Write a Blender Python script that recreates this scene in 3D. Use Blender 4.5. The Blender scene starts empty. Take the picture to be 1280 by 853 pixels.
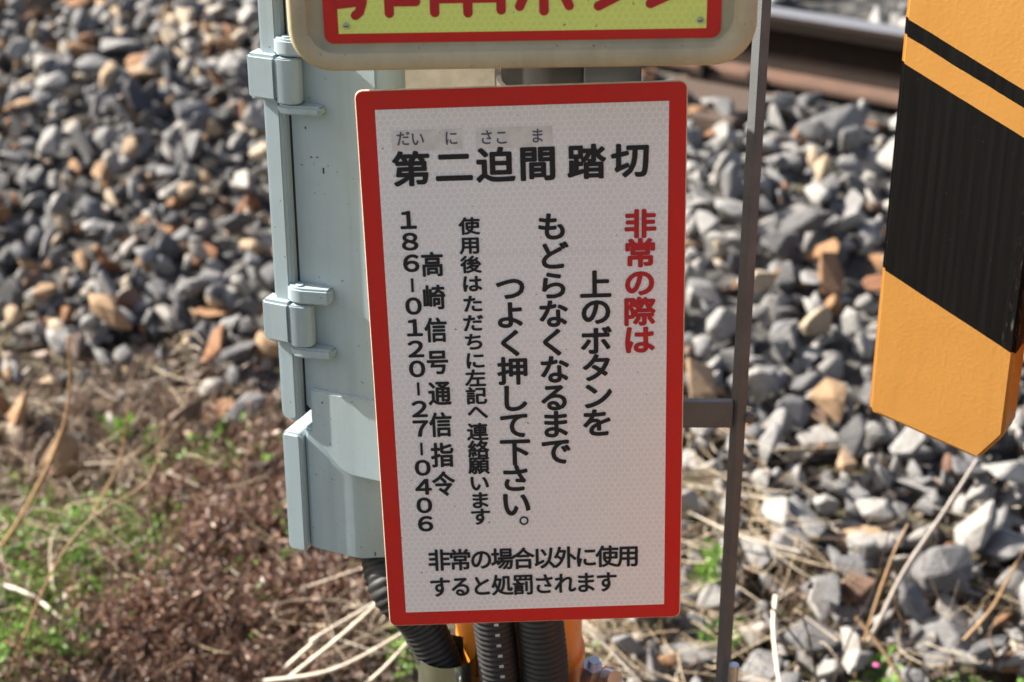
import bpy, bmesh, math, random
import numpy as np
from mathutils import Vector, Matrix, Euler
R = math.radians
random.seed(11); rng = np.random.default_rng(11)
scene = bpy.context.scene
COL = scene.collection

# ------------------------------------------------------------------ camera
CAM_H, PITCH, FPX = 1.3, 25.0, 2257.0            # metres, degrees down, focal length in photo pixels
cd = bpy.data.cameras.new('camera'); cam = bpy.data.objects.new('camera', cd); COL.objects.link(cam)
cd.sensor_width = 36.0; cd.lens = FPX / 1280 * 36
cam.location = (0, 0, CAM_H); cam.rotation_euler = (R(90 - PITCH), 0, 0)
cd.clip_start = 0.05; cd.clip_end = 500
cd.dof.use_dof = True; cd.dof.focus_distance = 1.275; cd.dof.aperture_fstop = 6.7; cd.dof.aperture_blades = 7
scene.camera = cam

# ------------------------------------------------------------------ light
SUN_EL, SUN_BEHIND = 36.0, 16.0                  # sun from the left, a little behind the sign
w = bpy.data.worlds.new('World'); scene.world = w; w.use_nodes = True
nt = w.node_tree; bg = nt.nodes['Background']; sky = nt.nodes.new('ShaderNodeTexSky')
sky.sky_type = 'NISHITA'; sky.sun_disc = False; sky.dust_density = 4.0; sky.ozone_density = 0.6
sky.sun_elevation = R(SUN_EL); sky.sun_rotation = R(-(90 - SUN_BEHIND))
nt.links.new(sky.outputs[0], bg.inputs[0]); bg.inputs[1].default_value = 0.068
sd = bpy.data.lights.new('sun', 'SUN'); sun = bpy.data.objects.new('sun', sd); COL.objects.link(sun)
sd.energy = 5.0; sd.angle = R(0.5); sd.color = (1.0, 0.93, 0.82)
sv = Vector((-math.cos(R(SUN_BEHIND)) * math.cos(R(SUN_EL)), math.sin(R(SUN_BEHIND)) * math.cos(R(SUN_EL)), math.sin(R(SUN_EL))))
sun.rotation_euler = sv.to_track_quat('Z', 'Y').to_euler(); sun.location = sv * 6
scene.view_settings.view_transform = 'Standard'; scene.view_settings.look = 'None'
scene.view_settings.exposure = 1.7; scene.view_settings.gamma = 1.0

# ------------------------------------------------------------------ helpers
def tag(o, label=None, cat=None, group=None, kind=None):
    if label: o['label'] = label
    if cat: o['category'] = cat
    if group: o['group'] = group
    if kind: o['kind'] = kind
    return o
def empty(name, loc, rot=(0, 0, 0)):
    o = bpy.data.objects.new(name, None); COL.objects.link(o)
    o.location = loc; o.rotation_euler = rot; o.empty_display_size = 0.05
    return o
def link(name, me, mat=None, parent=None):
    o = bpy.data.objects.new(name, me); COL.objects.link(o)
    if mat is not None and not len(me.materials): me.materials.append(mat)
    if parent is not None: o.parent = parent
    return o
def finish(bm, name, mat, parent=None, smooth=False, angle=35):
    bmesh.ops.recalc_face_normals(bm, faces=bm.faces)
    me = bpy.data.meshes.new(name); bm.to_mesh(me); bm.free()
    if smooth:
        me.shade_smooth()
        me.set_sharp_from_angle(angle=R(angle))
    return link(name, me, mat, parent)
def add_box(bm, x0, x1, y0, y1, z0, z1, M=None):
    vs = [bm.verts.new((x, y, z)) for x in (x0, x1) for y in (y0, y1) for z in (z0, z1)]
    for f in ((0, 1, 3, 2), (4, 6, 7, 5), (0, 4, 5, 1), (2, 3, 7, 6), (0, 2, 6, 4), (1, 5, 7, 3)):
        bm.faces.new([vs[i] for i in f])
    if M: bmesh.ops.transform(bm, matrix=M, verts=vs)
def bevel(bm, off, seg=2):
    bmesh.ops.bevel(bm, geom=list(bm.edges), offset=off, segments=seg, affect='EDGES', clamp_overlap=True)
def box(name, dims, mat, parent=None, bev=0.0, seg=2):
    bm = bmesh.new(); add_box(bm, *dims)
    if bev: bevel(bm, bev, seg)
    return finish(bm, name, mat, parent, smooth=bool(bev))
def add_prism(bm, pts, a0, a1, plane='xz'):      # polygon in xz swept along y, or in xy swept along z
    def P(p, a): return (p[0], a, p[1]) if plane == 'xz' else (p[0], p[1], a)
    A = [bm.verts.new(P(p, a0)) for p in pts]; B = [bm.verts.new(P(p, a1)) for p in pts]
    bm.faces.new(A); bm.faces.new(B[::-1])
    n = len(pts)
    for i in range(n): bm.faces.new((A[i], B[i], B[(i + 1) % n], A[(i + 1) % n]))
def prism(name, pts, a0, a1, mat, parent=None, plane='xz', bev=0.0, seg=2, angle=35):
    bm = bmesh.new(); add_prism(bm, pts, a0, a1, plane)
    bmesh.ops.recalc_face_normals(bm, faces=bm.faces)
    if bev:
        sharp = [e for e in bm.edges if len(e.link_faces) == 2 and e.calc_face_angle(0) > R(28)]
        bmesh.ops.bevel(bm, geom=sharp, offset=bev, segments=seg, affect='EDGES', clamp_overlap=True)
    return finish(bm, name, mat, parent, smooth=True, angle=angle)
def rr(w, h, r, n=6, cx=0, cz=0):                # rounded rectangle outline
    out = []
    for k, (sx, sz) in enumerate(((1, 1), (-1, 1), (-1, -1), (1, -1))):
        for i in range(n + 1):
            a = R(90 * k + 90 * i / n)
            out.append((cx + sx * (w / 2 - r) + r * math.cos(a), cz + sz * (h / 2 - r) + r * math.sin(a)))
    return out
def add_cyl(bm, p0, p1, r0, r1=None, n=16, caps=True):
    r1 = r0 if r1 is None else r1
    p0 = Vector(p0); p1 = Vector(p1); q = (p1 - p0).to_track_quat('Z', 'Y')
    rings = []
    for p, r in ((p0, r0), (p1, r1)):
        rings.append([bm.verts.new(p + q @ Vector((r * math.cos(2 * math.pi * i / n), r * math.sin(2 * math.pi * i / n), 0))) for i in range(n)])
    for i in range(n): bm.faces.new((rings[0][i], rings[0][(i + 1) % n], rings[1][(i + 1) % n], rings[1][i]))
    if caps: bm.faces.new(rings[0][::-1]); bm.faces.new(rings[1])
def cyl(name, p0, p1, r0, mat, parent=None, r1=None, n=20, bev=0.0):
    bm = bmesh.new(); add_cyl(bm, p0, p1, r0, r1, n)
    if bev:
        es = [e for e in bm.edges if len(e.link_faces) == 2 and any(len(f.verts) > 4 for f in e.link_faces)]
        bmesh.ops.bevel(bm, geom=es, offset=bev, segments=2, affect='EDGES')
    return finish(bm, name, mat, parent, smooth=True)
def spline(pts, n):                              # Catmull-Rom through 3-D points
    P = [Vector(p) for p in pts]; P = [2 * P[0] - P[1]] + P + [2 * P[-1] - P[-2]]; out = []
    for i in range(1, len(P) - 2):
        for k in range(n):
            t = k / n; a, b, c, d = P[i - 1:i + 3]
            out.append(0.5 * (2 * b + (c - a) * t + (2 * a - 5 * b + 4 * c - d) * t * t + (3 * b - a - 3 * c + d) * t ** 3))
    out.append(P[-2]); return out
def tube(bm, path, radii, n=12):
    rings = []
    for i, p in enumerate(path):
        d = (path[min(i + 1, len(path) - 1)] - path[max(i - 1, 0)]).normalized()
        u = d.cross(Vector((0.13, 1, 0.05))).normalized(); v = d.cross(u)
        r = radii[i] if hasattr(radii, '__len__') else radii
        rings.append([bm.verts.new(p + (u * math.cos(2 * math.pi * k / n) + v * math.sin(2 * math.pi * k / n)) * r) for k in range(n)])
    for a, b in zip(rings, rings[1:]):
        for k in range(n): bm.faces.new((a[k], a[(k + 1) % n], b[(k + 1) % n], b[k]))
    bm.faces.new(rings[0][::-1]); bm.faces.new(rings[-1])
def np_mesh(name, V, Fq, mat, tone=None, parent=None):     # V (n,3); Fq (m,k) faces of equal size; tone per face
    me = bpy.data.meshes.new(name); k = Fq.shape[1]
    me.vertices.add(len(V)); me.vertices.foreach_set('co', np.ascontiguousarray(V, dtype=np.float32).ravel())
    me.loops.add(Fq.size); me.loops.foreach_set('vertex_index', Fq.astype(np.int32).ravel())
    me.polygons.add(len(Fq)); me.polygons.foreach_set('loop_start', np.arange(0, Fq.size, k, dtype=np.int32))
    me.update(calc_edges=True)
    if tone is not None:
        a = me.attributes.new('tone', 'FLOAT', 'FACE'); a.data.foreach_set('value', tone.astype(np.float32))
    me.validate()
    return link(name, me, mat, parent)

# where the photograph's sight lines meet the terrain (for reading positions off the photograph)
cp, sp = math.cos(R(PITCH)), math.sin(R(PITCH))
def sight(u, v): return Vector(((u - 640) / FPX, cp - (v - 426.5) / FPX * sp, -sp - (v - 426.5) / FPX * cp))
def height(x, y):
    s = 0.35 * x + 0.937 * y
    h = np.interp(s, [-50, 1.9, 3.05, 3.5, 60], [0, 0, 0.31, 0.33, 0.33])
    return h
def at(u, v, Y):
    r = sight(u, v); return Vector((0, 0, CAM_H)) + r * (Y / r.y)
def ground_at(u, v):
    r = sight(u, v); z = 0.0
    for _ in range(50):
        p = Vector((0, 0, CAM_H)) + r * ((z - CAM_H) / r.z); z = 0.5 * z + 0.5 * float(height(p.x, p.y))
    return p
def to_px(P):
    d = Vector(P) - Vector((0, 0, CAM_H)); z = d.y * cp - d.z * sp
    return 640 + FPX * d.x / z, 426.5 - FPX * (d.y * sp + d.z * cp) / z, z

# ------------------------------------------------------------------ materials
def newmat(name):
    m = bpy.data.materials.new(name); m.use_nodes = True
    return m, m.node_tree, m.node_tree.nodes['Principled BSDF']
def N(t, typ, **kw):
    n = t.nodes.new(typ)
    for k, v in kw.items(): setattr(n, k, v)
    return n
def mathn(t, op, a, b=None, c=None):
    n = N(t, 'ShaderNodeMath', operation=op)
    for i, v in enumerate((a, b, c)):
        if v is None: continue
        if isinstance(v, (int, float)): n.inputs[i].default_value = v
        else: t.links.new(v, n.inputs[i])
    return n.outputs[0]
def mixc(t, f, a, b):
    n = N(t, 'ShaderNodeMix', data_type='RGBA')
    if isinstance(f, (int, float)): n.inputs[0].default_value = f
    else: t.links.new(f, n.inputs[0])
    for i, v in ((6, a), (7, b)):
        if isinstance(v, tuple): n.inputs[i].default_value = (*v, 1)
        else: t.links.new(v, n.inputs[i])
    return n.outputs[2]
def coords(t, scale=(1, 1, 1)):
    tc = N(t, 'ShaderNodeTexCoord'); mp = N(t, 'ShaderNodeMapping'); mp.inputs['Scale'].default_value = scale
    t.links.new(tc.outputs['Object'], mp.inputs[0]); return mp.outputs[0]
def noise(t, vec, scale, detail=4, rough=0.6, lo=0.3, hi=0.7):
    n = N(t, 'ShaderNodeTexNoise'); n.inputs['Scale'].default_value = scale; n.inputs['Detail'].default_value = detail
    n.inputs['Roughness'].default_value = rough; t.links.new(vec, n.inputs['Vector'])
    r = N(t, 'ShaderNodeMapRange'); r.inputs[1].default_value = lo; r.inputs[2].default_value = hi
    t.links.new(n.outputs[0], r.inputs[0]); return r.outputs[0]
def bump(t, b, h, dist, strength=1.0):
    n = N(t, 'ShaderNodeBump'); n.inputs['Distance'].default_value = dist; n.inputs['Strength'].default_value = strength
    t.links.new(h, n.inputs['Height']); t.links.new(n.outputs[0], b.inputs['Normal'])
def paint(name, col, rough=0.45, dirt=(0.25, 0.22, 0.18), dirt_amt=0.25, bscale=900, bdist=0.0002, metal=0.0, var=0.12, grime_scale=18, spots=True, streak=0.0):
    m, t, b = newmat(name); v = coords(t)
    n1 = noise(t, v, grime_scale, 6, 0.65, 0.42, 0.72)
    c = mixc(t, mathn(t, 'MULTIPLY', n1, dirt_amt), col, dirt)
    if streak:
        sk = noise(t, coords(t, (75, 75, 4)), 1.0, 5, 0.6, 0.5, 0.75)
        c = mixc(t, mathn(t, 'MULTIPLY', sk, streak), c, tuple(x * 0.55 for x in col))
    n2 = noise(t, v, 55, 3, 0.6, 0.3, 0.7)
    c = mixc(t, mathn(t, 'MULTIPLY', n2, var), c, tuple(x * 0.72 for x in col))
    if spots:
        n3 = noise(t, v, 260, 2, 0.5, 0.72, 0.745)
        c = mixc(t, mathn(t, 'MULTIPLY', n3, 0.65), c, (0.06, 0.055, 0.05))
    t.links.new(c, b.inputs['Base Color'])
    b.inputs['Metallic'].default_value = metal
    t.links.new(mathn(t, 'MULTIPLY_ADD', n1, 0.2, rough), b.inputs['Roughness'])
    bump(t, b, noise(t, v, bscale, 3, 0.6, 0, 1), bdist)
    return m
def plain(name, col, rough=0.5, metal=0.0):
    m, t, b = newmat(name); v = coords(t)
    c = mixc(t, noise(t, v, 120, 3), col, tuple(x * 0.8 for x in col)); t.links.new(c, b.inputs['Base Color'])
    b.inputs['Roughness'].default_value = rough; b.inputs['Metallic'].default_value = metal
    return m
def toned(name, stops, rough=0.8, per_object=False, mottling=0.5, nscale=45, trans=0.0, attr_type='GEOMETRY', bdist=0.002):
    m, t, b = newmat(name)
    a = N(t, 'ShaderNodeAttribute', attribute_type=attr_type, attribute_name='tone')
    cr = N(t, 'ShaderNodeValToRGB'); e = cr.color_ramp.elements
    e[0].position, e[0].color = stops[0][0], (*stops[0][1], 1); e[1].position, e[1].color = stops[-1][0], (*stops[-1][1], 1)
    for p, c in stops[1:-1]: k = e.new(p); k.color = (*c, 1)
    t.links.new(a.outputs['Fac'], cr.inputs[0])
    geo = N(t, 'ShaderNodeNewGeometry'); v = geo.outputs['Position']
    c = cr.outputs[0]
    if mottling:
        n1 = noise(t, v, nscale, 5, 0.7, 0.35, 0.75)
        dark = N(t, 'ShaderNodeMix', data_type='RGBA', blend_type='MULTIPLY'); dark.inputs[0].default_value = 1.0
        t.links.new(c, dark.inputs[6]); dark.inputs[7].default_value = (0.62, 0.58, 0.54, 1)
        c = mixc(t, mathn(t, 'MULTIPLY', n1, mottling), c, dark.outputs[2])
    t.links.new(c, b.inputs['Base Color']); b.inputs['Roughness'].default_value = rough
    if bdist: bump(t, b, noise(t, v, 160, 5, 0.7, 0, 1), bdist)
    if trans:
        tr = N(t, 'ShaderNodeBsdfTranslucent'); t.links.new(c, tr.inputs[0])
        mx = N(t, 'ShaderNodeMixShader'); mx.inputs[0].default_value = trans
        t.links.new(b.outputs[0], mx.inputs[1]); t.links.new(tr.outputs[0], mx.inputs[2])
        t.links.new(mx.outputs[0], t.nodes['Material Output'].inputs[0])
    return m
def reflective(name, col, cell, line=1.28, rough=0.32, lw=0.13, patch=0.11):
    """retroreflective sheeting: honeycomb of pale seams (real colour print of the sheet)"""
    m, t, b = newmat(name); v = coords(t, (1 / cell, 1, 1 / cell))
    s = N(t, 'ShaderNodeSeparateXYZ'); t.links.new(v, s.inputs[0]); X, Z = s.outputs[0], s.outputs[2]
    def lat(ox, oz):
        fx = mathn(t, 'ABSOLUTE', mathn(t, 'SUBTRACT', mathn(t, 'FRACT', mathn(t, 'ADD', X, ox)), 0.5))
        fz = mathn(t, 'ABSOLUTE', mathn(t, 'MULTIPLY', mathn(t, 'SUBTRACT', mathn(t, 'FRACT', mathn(t, 'ADD', mathn(t, 'DIVIDE', Z, 1.732), oz)), 0.5), 1.732))
        return mathn(t, 'MAXIMUM', fx, mathn(t, 'ADD', mathn(t, 'MULTIPLY', fx, 0.5), mathn(t, 'MULTIPLY', fz, 0.866)))
    d = mathn(t, 'MINIMUM', lat(0, 0), lat(0.5, 0.5))           # 0 in the cell centre, 0.5 on its edge
    r = N(t, 'ShaderNodeMapRange', interpolation_type='SMOOTHSTEP'); r.inputs[1].default_value = 0.5 - lw; r.inputs[2].default_value = 0.5
    t.links.new(d, r.inputs[0])
    o = coords(t); lum = noise(t, o, 6, 3, 0.5, 0.35, 0.65)
    base = mixc(t, mathn(t, 'MULTIPLY', lum, patch * 4), col, tuple(x * 0.85 for x in col))
    vv = noise(t, coords(t, (1, 1, 1)), 240, 2, 0.5, 0.35, 0.65)
    base = mixc(t, mathn(t, 'MULTIPLY', vv, 0.12), base, tuple(x * 0.75 for x in col))
    dots = noise(t, o, 210, 2, 0.5, 0.735, 0.76)
    base = mixc(t, mathn(t, 'MULTIPLY', dots, 0.7), base, (0.12, 0.08, 0.05))
    c = mixc(t, mathn(t, 'MULTIPLY', r.outputs[0], 0.7), base, tuple(min(0.95, x * line) for x in col))
    t.links.new(c, b.inputs['Base Color'])
    t.links.new(mathn(t, 'MULTIPLY_ADD', lum, 0.15, rough), b.inputs['Roughness'])
    bump(t, b, r.outputs[0], 0.00012, 0.6)
    b.inputs['Coat Weight'].default_value = 0.3; b.inputs['Coat Roughness'].default_value = 0.25
    return m

M_white_sheet = reflective('white_reflective_sheet', (0.80, 0.785, 0.765), 0.0047, line=1.25)
M_yellow_sheet = reflective('fluorescent_yellow_sheet', (0.74, 0.83, 0.19), 0.0047, line=1.12)
M_red = paint('red_reflective_film', (0.58, 0.009, 0.009), 0.32, dirt=(0.3, 0.03, 0.02), dirt_amt=0.2, bscale=1400, bdist=0.0001, spots=False)
M_red_ink = plain('red_ink', (0.5, 0.012, 0.02), 0.4)
M_ink = plain('black_ink', (0.006, 0.006, 0.012), 0.45)
M_pale_ink = plain('faded_blue_black_ink', (0.10, 0.105, 0.16), 0.5)
M_tape = plain('pale_label_tape', (0.76, 0.735, 0.70), 0.35)
M_edge = plain('cream_plate_edge', (0.75, 0.68, 0.5), 0.5)
M_cab = paint('pale_blue_grey_enamel', (0.31, 0.395, 0.44), 0.38, dirt=(0.30, 0.31, 0.28), dirt_amt=0.4, bscale=1500, bdist=0.00012, var=0.2, streak=0.35)
M_gasket = plain('dark_rubber_gasket', (0.03, 0.03, 0.032), 0.8)
M_house = paint('beige_weathered_plastic', (0.49, 0.42, 0.27), 0.5, dirt=(0.2, 0.17, 0.1), dirt_amt=0.45, bscale=1100, bdist=0.00015, streak=0.3)
M_post = paint('orange_post_paint', (0.75, 0.25, 0.02), 0.35, dirt=(0.45, 0.16, 0.04), dirt_amt=0.3)
M_conduit = plain('black_corrugated_plastic', (0.014, 0.014, 0.016), 0.62)
M_mark = plain('white_conduit_print', (0.45, 0.47, 0.5), 0.6)
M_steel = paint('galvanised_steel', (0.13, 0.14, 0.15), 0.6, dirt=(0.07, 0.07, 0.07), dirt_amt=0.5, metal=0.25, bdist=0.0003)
M_stainless = plain('stainless_band', (0.40, 0.43, 0.34), 0.25, 0.9)
M_chrome = plain('zinc_plated_bolt', (0.6, 0.62, 0.68), 0.3, 0.85)
M_white = plain('pale_grey_plastic', (0.62, 0.6, 0.57), 0.5)
M_black = plain('black_rubber', (0.02, 0.02, 0.022), 0.5)
M_wood = paint('creosoted_timber', (0.06, 0.04, 0.03), 0.85, dirt=(0.07, 0.048, 0.036), dirt_amt=0.5, bscale=120, bdist=0.002)
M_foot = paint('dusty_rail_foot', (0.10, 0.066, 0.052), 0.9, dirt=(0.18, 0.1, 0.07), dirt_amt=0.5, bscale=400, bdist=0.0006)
M_rust_shade = paint('rust_with_painted_shade', (0.014, 0.010, 0.008), 0.9, dirt=(0.03, 0.02, 0.016), dirt_amt=0.5, bscale=400, bdist=0.0006)  # rust, with the shade under the rail head painted into its near-black
for _m in (M_rust_shade, M_foot): _m.node_tree.nodes['Principled BSDF'].inputs['Specular IOR Level'].default_value = 0.12
M_railtop = plain('polished_rail_head', (0.5, 0.47, 0.46), 0.32, 0.8)

def striped():
    m, t, b = newmat('orange_and_black_stripe_paint'); v = coords(t)
    s = N(t, 'ShaderNodeSeparateXYZ'); t.links.new(v, s.inputs[0])
    # object origin sits at z = 0.60 in the world: stripe phase along the diagonal z + 0.445 x
    wob = mathn(t, 'MULTIPLY', mathn(t, 'SUBTRACT', noise(t, v, 40, 2, 0.5, 0, 1), 0.5), 0.0012)
    ph = mathn(t, 'ADD', mathn(t, 'MULTIPLY_ADD', s.outputs[0], 0.445, s.outputs[2]), wob)
    def band(a, c): return mathn(t, 'MULTIPLY', mathn(t, 'GREATER_THAN', ph, a), mathn(t, 'LESS_THAN', ph, c))
    blk = mathn(t, 'MAXIMUM', mathn(t, 'MAXIMUM', band(0.3358, 0.3485), band(0.1460, 0.3147)), band(0.50, 0.67))
    o = mixc(t, mathn(t, 'MULTIPLY', noise(t, v, 25, 5, 0.6, 0.4, 0.7), 0.3), (0.50, 0.25, 0.06), (0.43, 0.20, 0.042))
    st = noise(t, coords(t, (230, 230, 5)), 1.0, 3, 0.6, 0.4, 0.75)
    k = mixc(t, mathn(t, 'MULTIPLY', st, 0.9), (0.006, 0.006, 0.006), (0.012, 0.012, 0.0115))
    sc = noise(t, v, 300, 2, 0.5, 0.745, 0.76)
    k = mixc(t, mathn(t, 'MULTIPLY', sc, 0.12), k, (0.35, 0.33, 0.3))
    sx_ = N(t, 'ShaderNodeMapRange'); sx_.inputs[1].default_value = 0.096; sx_.inputs[2].default_value = 0.112; t.links.new(s.outputs[0], sx_.inputs[0])
    scuff = mathn(t, 'MULTIPLY', noise(t, coords(t, (420, 420, 60)), 1.0, 4, 0.7, 0.56, 0.66), mathn(t, 'MULTIPLY', sx_.outputs[0], noise(t, coords(t, (1, 1, 1)), 22, 2, 0.5, 0.45, 0.6)))
    k = mixc(t, mathn(t, 'MULTIPLY', scuff, 0.6), k, (0.4, 0.38, 0.34))
    o = mixc(t, mathn(t, 'MULTIPLY', noise(t, coords(t, (90, 90, 7)), 1.0, 4, 0.6, 0.55, 0.8), 0.22), o, (0.30, 0.15, 0.05))
    t.links.new(mixc(t, blk, o, k), b.inputs['Base Color'])
    t.links.new(mathn(t, 'MULTIPLY_ADD', blk, 0.12, 0.42), b.inputs['Roughness'])
    peel = noise(t, v, 300, 0, 0.5, 0.45, 0.8)
    bump(t, b, mathn(t, 'ADD', mathn(t, 'MULTIPLY', peel, mathn(t, 'SUBTRACT', 1.0, blk)), mathn(t, 'MULTIPLY', st, mathn(t, 'MULTIPLY', blk, 0.06))), 0.00009, 0.5)
    t.links.new(mathn(t, 'MULTIPLY_ADD', blk, -0.2, 0.28), b.inputs['Specular IOR Level'])
    return m
M_stripe = striped()

STONE = [(0.0, (0.027, 0.027, 0.030)), (0.2, (0.070, 0.071, 0.078)), (0.5, (0.160, 0.164, 0.172)), (0.73, (0.285, 0.287, 0.285)),
         (0.80, (0.40, 0.32, 0.22)), (0.86, (0.29, 0.165, 0.08)), (0.92, (0.19, 0.085, 0.04)), (0.96, (0.15, 0.115, 0.095)), (1.0, (0.42, 0.405, 0.38))]
M_stone = toned('crushed_stone', STONE, 0.85, attr_type='OBJECT', mottling=1.0, nscale=70, bdist=0.004)
M_stones = toned('crushed_stone_bed', STONE, 0.85, attr_type='GEOMETRY', mottling=1.0, nscale=70, bdist=0.004)
M_brownleaf = toned('dry_brown_weed', [(0, (0.016, 0.010, 0.007)), (0.5, (0.105, 0.052, 0.034)), (0.8, (0.25, 0.14, 0.092)), (0.92, (0.36, 0.25, 0.18)), (1, (0.66, 0.58, 0.5))], 0.55, mottling=0, trans=0.25, bdist=0)
M_greenleaf = toned('fresh_green_weed', [(0, (0.03, 0.07, 0.012)), (0.5, (0.13, 0.27, 0.04)), (0.85, (0.24, 0.42, 0.07)), (1, (0.42, 0.48, 0.2))], 0.45, mottling=0, trans=0.35, bdist=0)
M_stems = toned('dry_stems', [(0, (0.04, 0.024, 0.016)), (0.45, (0.14, 0.082, 0.055)), (0.8, (0.32, 0.23, 0.155)), (1, (0.6, 0.54, 0.46))], 0.5, mottling=0, bdist=0)
M_straw = toned('dry_straw', [(0, (0.16, 0.11, 0.07)), (0.4, (0.36, 0.27, 0.16)), (0.8, (0.56, 0.47, 0.34)), (1, (0.68, 0.62, 0.54))], 0.5, mottling=0, trans=0.15, bdist=0)
M_litter = toned('leaf_litter', [(0, (0.03, 0.022, 0.018)), (0.45, (0.12, 0.085, 0.065)), (0.8, (0.27, 0.21, 0.17)), (1, (0.5, 0.46, 0.42))], 0.7, mottling=0, trans=0.1, bdist=0)
def soil():
    m, t, b = newmat('dark_soil'); v = coords(t)
    c = mixc(t, noise(t, v, 30, 8, 0.7), (0.045, 0.032, 0.024), (0.14, 0.105, 0.08))
    c = mixc(t, noise(t, v, 0.7, 4, 0.6), c, (0.10, 0.10, 0.04))
    t.links.new(c, b.inputs['Base Color']); b.inputs['Roughness'].default_value = 0.95
    bump(t, b, noise(t, v, 60, 8, 0.7, 0, 1), 0.02); return m
M_soil = soil()
def bed():
    m, t, b = newmat('ballast_bed'); v = coords(t)
    vo = N(t, 'ShaderNodeTexVoronoi'); vo.inputs['Scale'].default_value = 24; t.links.new(v, vo.inputs['Vector'])
    cr = N(t, 'ShaderNodeValToRGB'); cr.color_ramp.elements[0].color = (0.012, 0.012, 0.014, 1); cr.color_ramp.elements[1].color = (0.06, 0.057, 0.053, 1)
    t.links.new(vo.outputs['Color'], cr.inputs[0]); t.links.new(cr.outputs[0], b.inputs['Base Color'])
    b.inputs['Roughness'].default_value = 0.9; bump(t, b, vo.outputs['Distance'], 0.03); return m
M_bed = bed()

# ------------------------------------------------------------------ terrain
def sheet(name, xs, ys, mat, lift, cond=None, rough=0.0):
    X, Y = np.meshgrid(xs, ys, indexing='ij'); Z = height(X, Y) + lift
    if rough: Z = Z + rng.normal(0, rough, Z.shape) * (np.abs(X) < 3) * (Y > 0.5) * (Y < 5)
    V = np.stack([X, Y, Z], -1).reshape(-1, 3); nx, ny = X.shape
    i, j = np.meshgrid(np.arange(nx - 1), np.arange(ny - 1), indexing='ij'); a = (i * ny + j).ravel()
    Fq = np.stack([a, a + ny, a + ny + 1, a + 1], 1)
    if cond is not None:
        cx = V[Fq].mean(1); Fq = Fq[cond(cx[:, 0], cx[:, 1])]
    return np_mesh(name, V, Fq, mat)
def S(x, y): return 0.35 * x + 0.937 * y
xs = np.concatenate([[-150, -60, -25, -10], np.linspace(-4, 4, 201), [10, 25, 60, 150]])
ys = np.concatenate([[-100, -30, -8], np.linspace(0, 6, 151), [8, 14, 30, 70, 200]])
ground = tag(sheet('ground', xs, ys, M_soil, 0.0, rough=0.004), kind='structure')
ballast = tag(sheet('ballast_bed', np.linspace(-9, 9, 181), np.linspace(-2, 10, 121), M_bed, 0.008,
                    cond=lambda x, y: (S(x, y) > 2.2) & (S(x, y) < 6.2)), kind='structure')

# ------------------------------------------------------------------ crushed stone
def stone_mesh(k):
    rs = random.Random(100 + k); bm = bmesh.new()
    sx, sy, sz = 1.0, rs.uniform(0.5, 0.85), rs.uniform(0.28, 0.60)
    for i in range(rs.randint(10, 15)):
        d = Vector((rs.gauss(0, 1), rs.gauss(0, 1), rs.gauss(0, 1))).normalized() * rs.uniform(0.36, 0.60)
        bm.verts.new((d.x * sx, d.y * sy, d.z * sz))
    r = bmesh.ops.convex_hull(bm, input=bm.verts)
    bmesh.ops.delete(bm, geom=[g for g in set(r['geom_interior'] + r['geom_unused']) if isinstance(g, bmesh.types.BMVert)], context='VERTS')
    bmesh.ops.dissolve_limit(bm, angle_limit=R(14), verts=bm.verts, edges=bm.edges)
    bmesh.ops.bevel(bm, geom=list(bm.edges), offset=0.030, segments=1, affect='EDGES', clamp_overlap=True)
    bmesh.ops.triangulate(bm, faces=bm.faces); bmesh.ops.recalc_face_normals(bm, faces=bm.faces)
    me = bpy.data.meshes.new('ballast_stone'); bm.to_mesh(me); bm.free(); me.materials.append(M_stone); return me
NV = 26
SM = [stone_mesh(k) for k in range(NV)]
SV = []
for me in SM:
    a = np.zeros(len(me.vertices) * 3, np.float32); me.vertices.foreach_get('co', a)
    f = np.zeros(len(me.polygons) * 3, np.int32); me.polygons.foreach_get('vertices', f)
    SV.append((a.reshape(-1, 3), f.reshape(-1, 3)))
def pick_tone(x, s):
    r = random.random()
    if x < 0.05:      # left: slate, with more rusty and tan stones among them
        if r < 0.22: return random.uniform(0.75, 0.89)
        if r < 0.30: return random.uniform(0.88, 0.97)
        return min(0.74, max(0.02, random.gauss(0.47, 0.23)))
    if r < 0.075: return random.uniform(0.76, 0.88)
    if r < 0.105: return random.uniform(0.88, 0.96)
    return 0.985 if r > 0.985 else min(0.735, max(0.05, random.gauss(0.63, 0.20)))
RD = Vector((0.83, -0.557, 0)).normalized(); RN = Vector((0.557, 0.83, 0)).normalized()     # along and across the rails
RP = Vector((0.50, 3.143, 0))                     # on the near foot edge of the near rail
SLEEP0 = -0.12                                     # sleeper centre, metres along the rail from RP... spacing 0.62
def rail_coords(x, y):
    d = Vector((x, y, 0)) - RP; return d.dot(RD), d.dot(RN)
stones = []                                        # (variant, size, loc, rot, tone)
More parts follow.
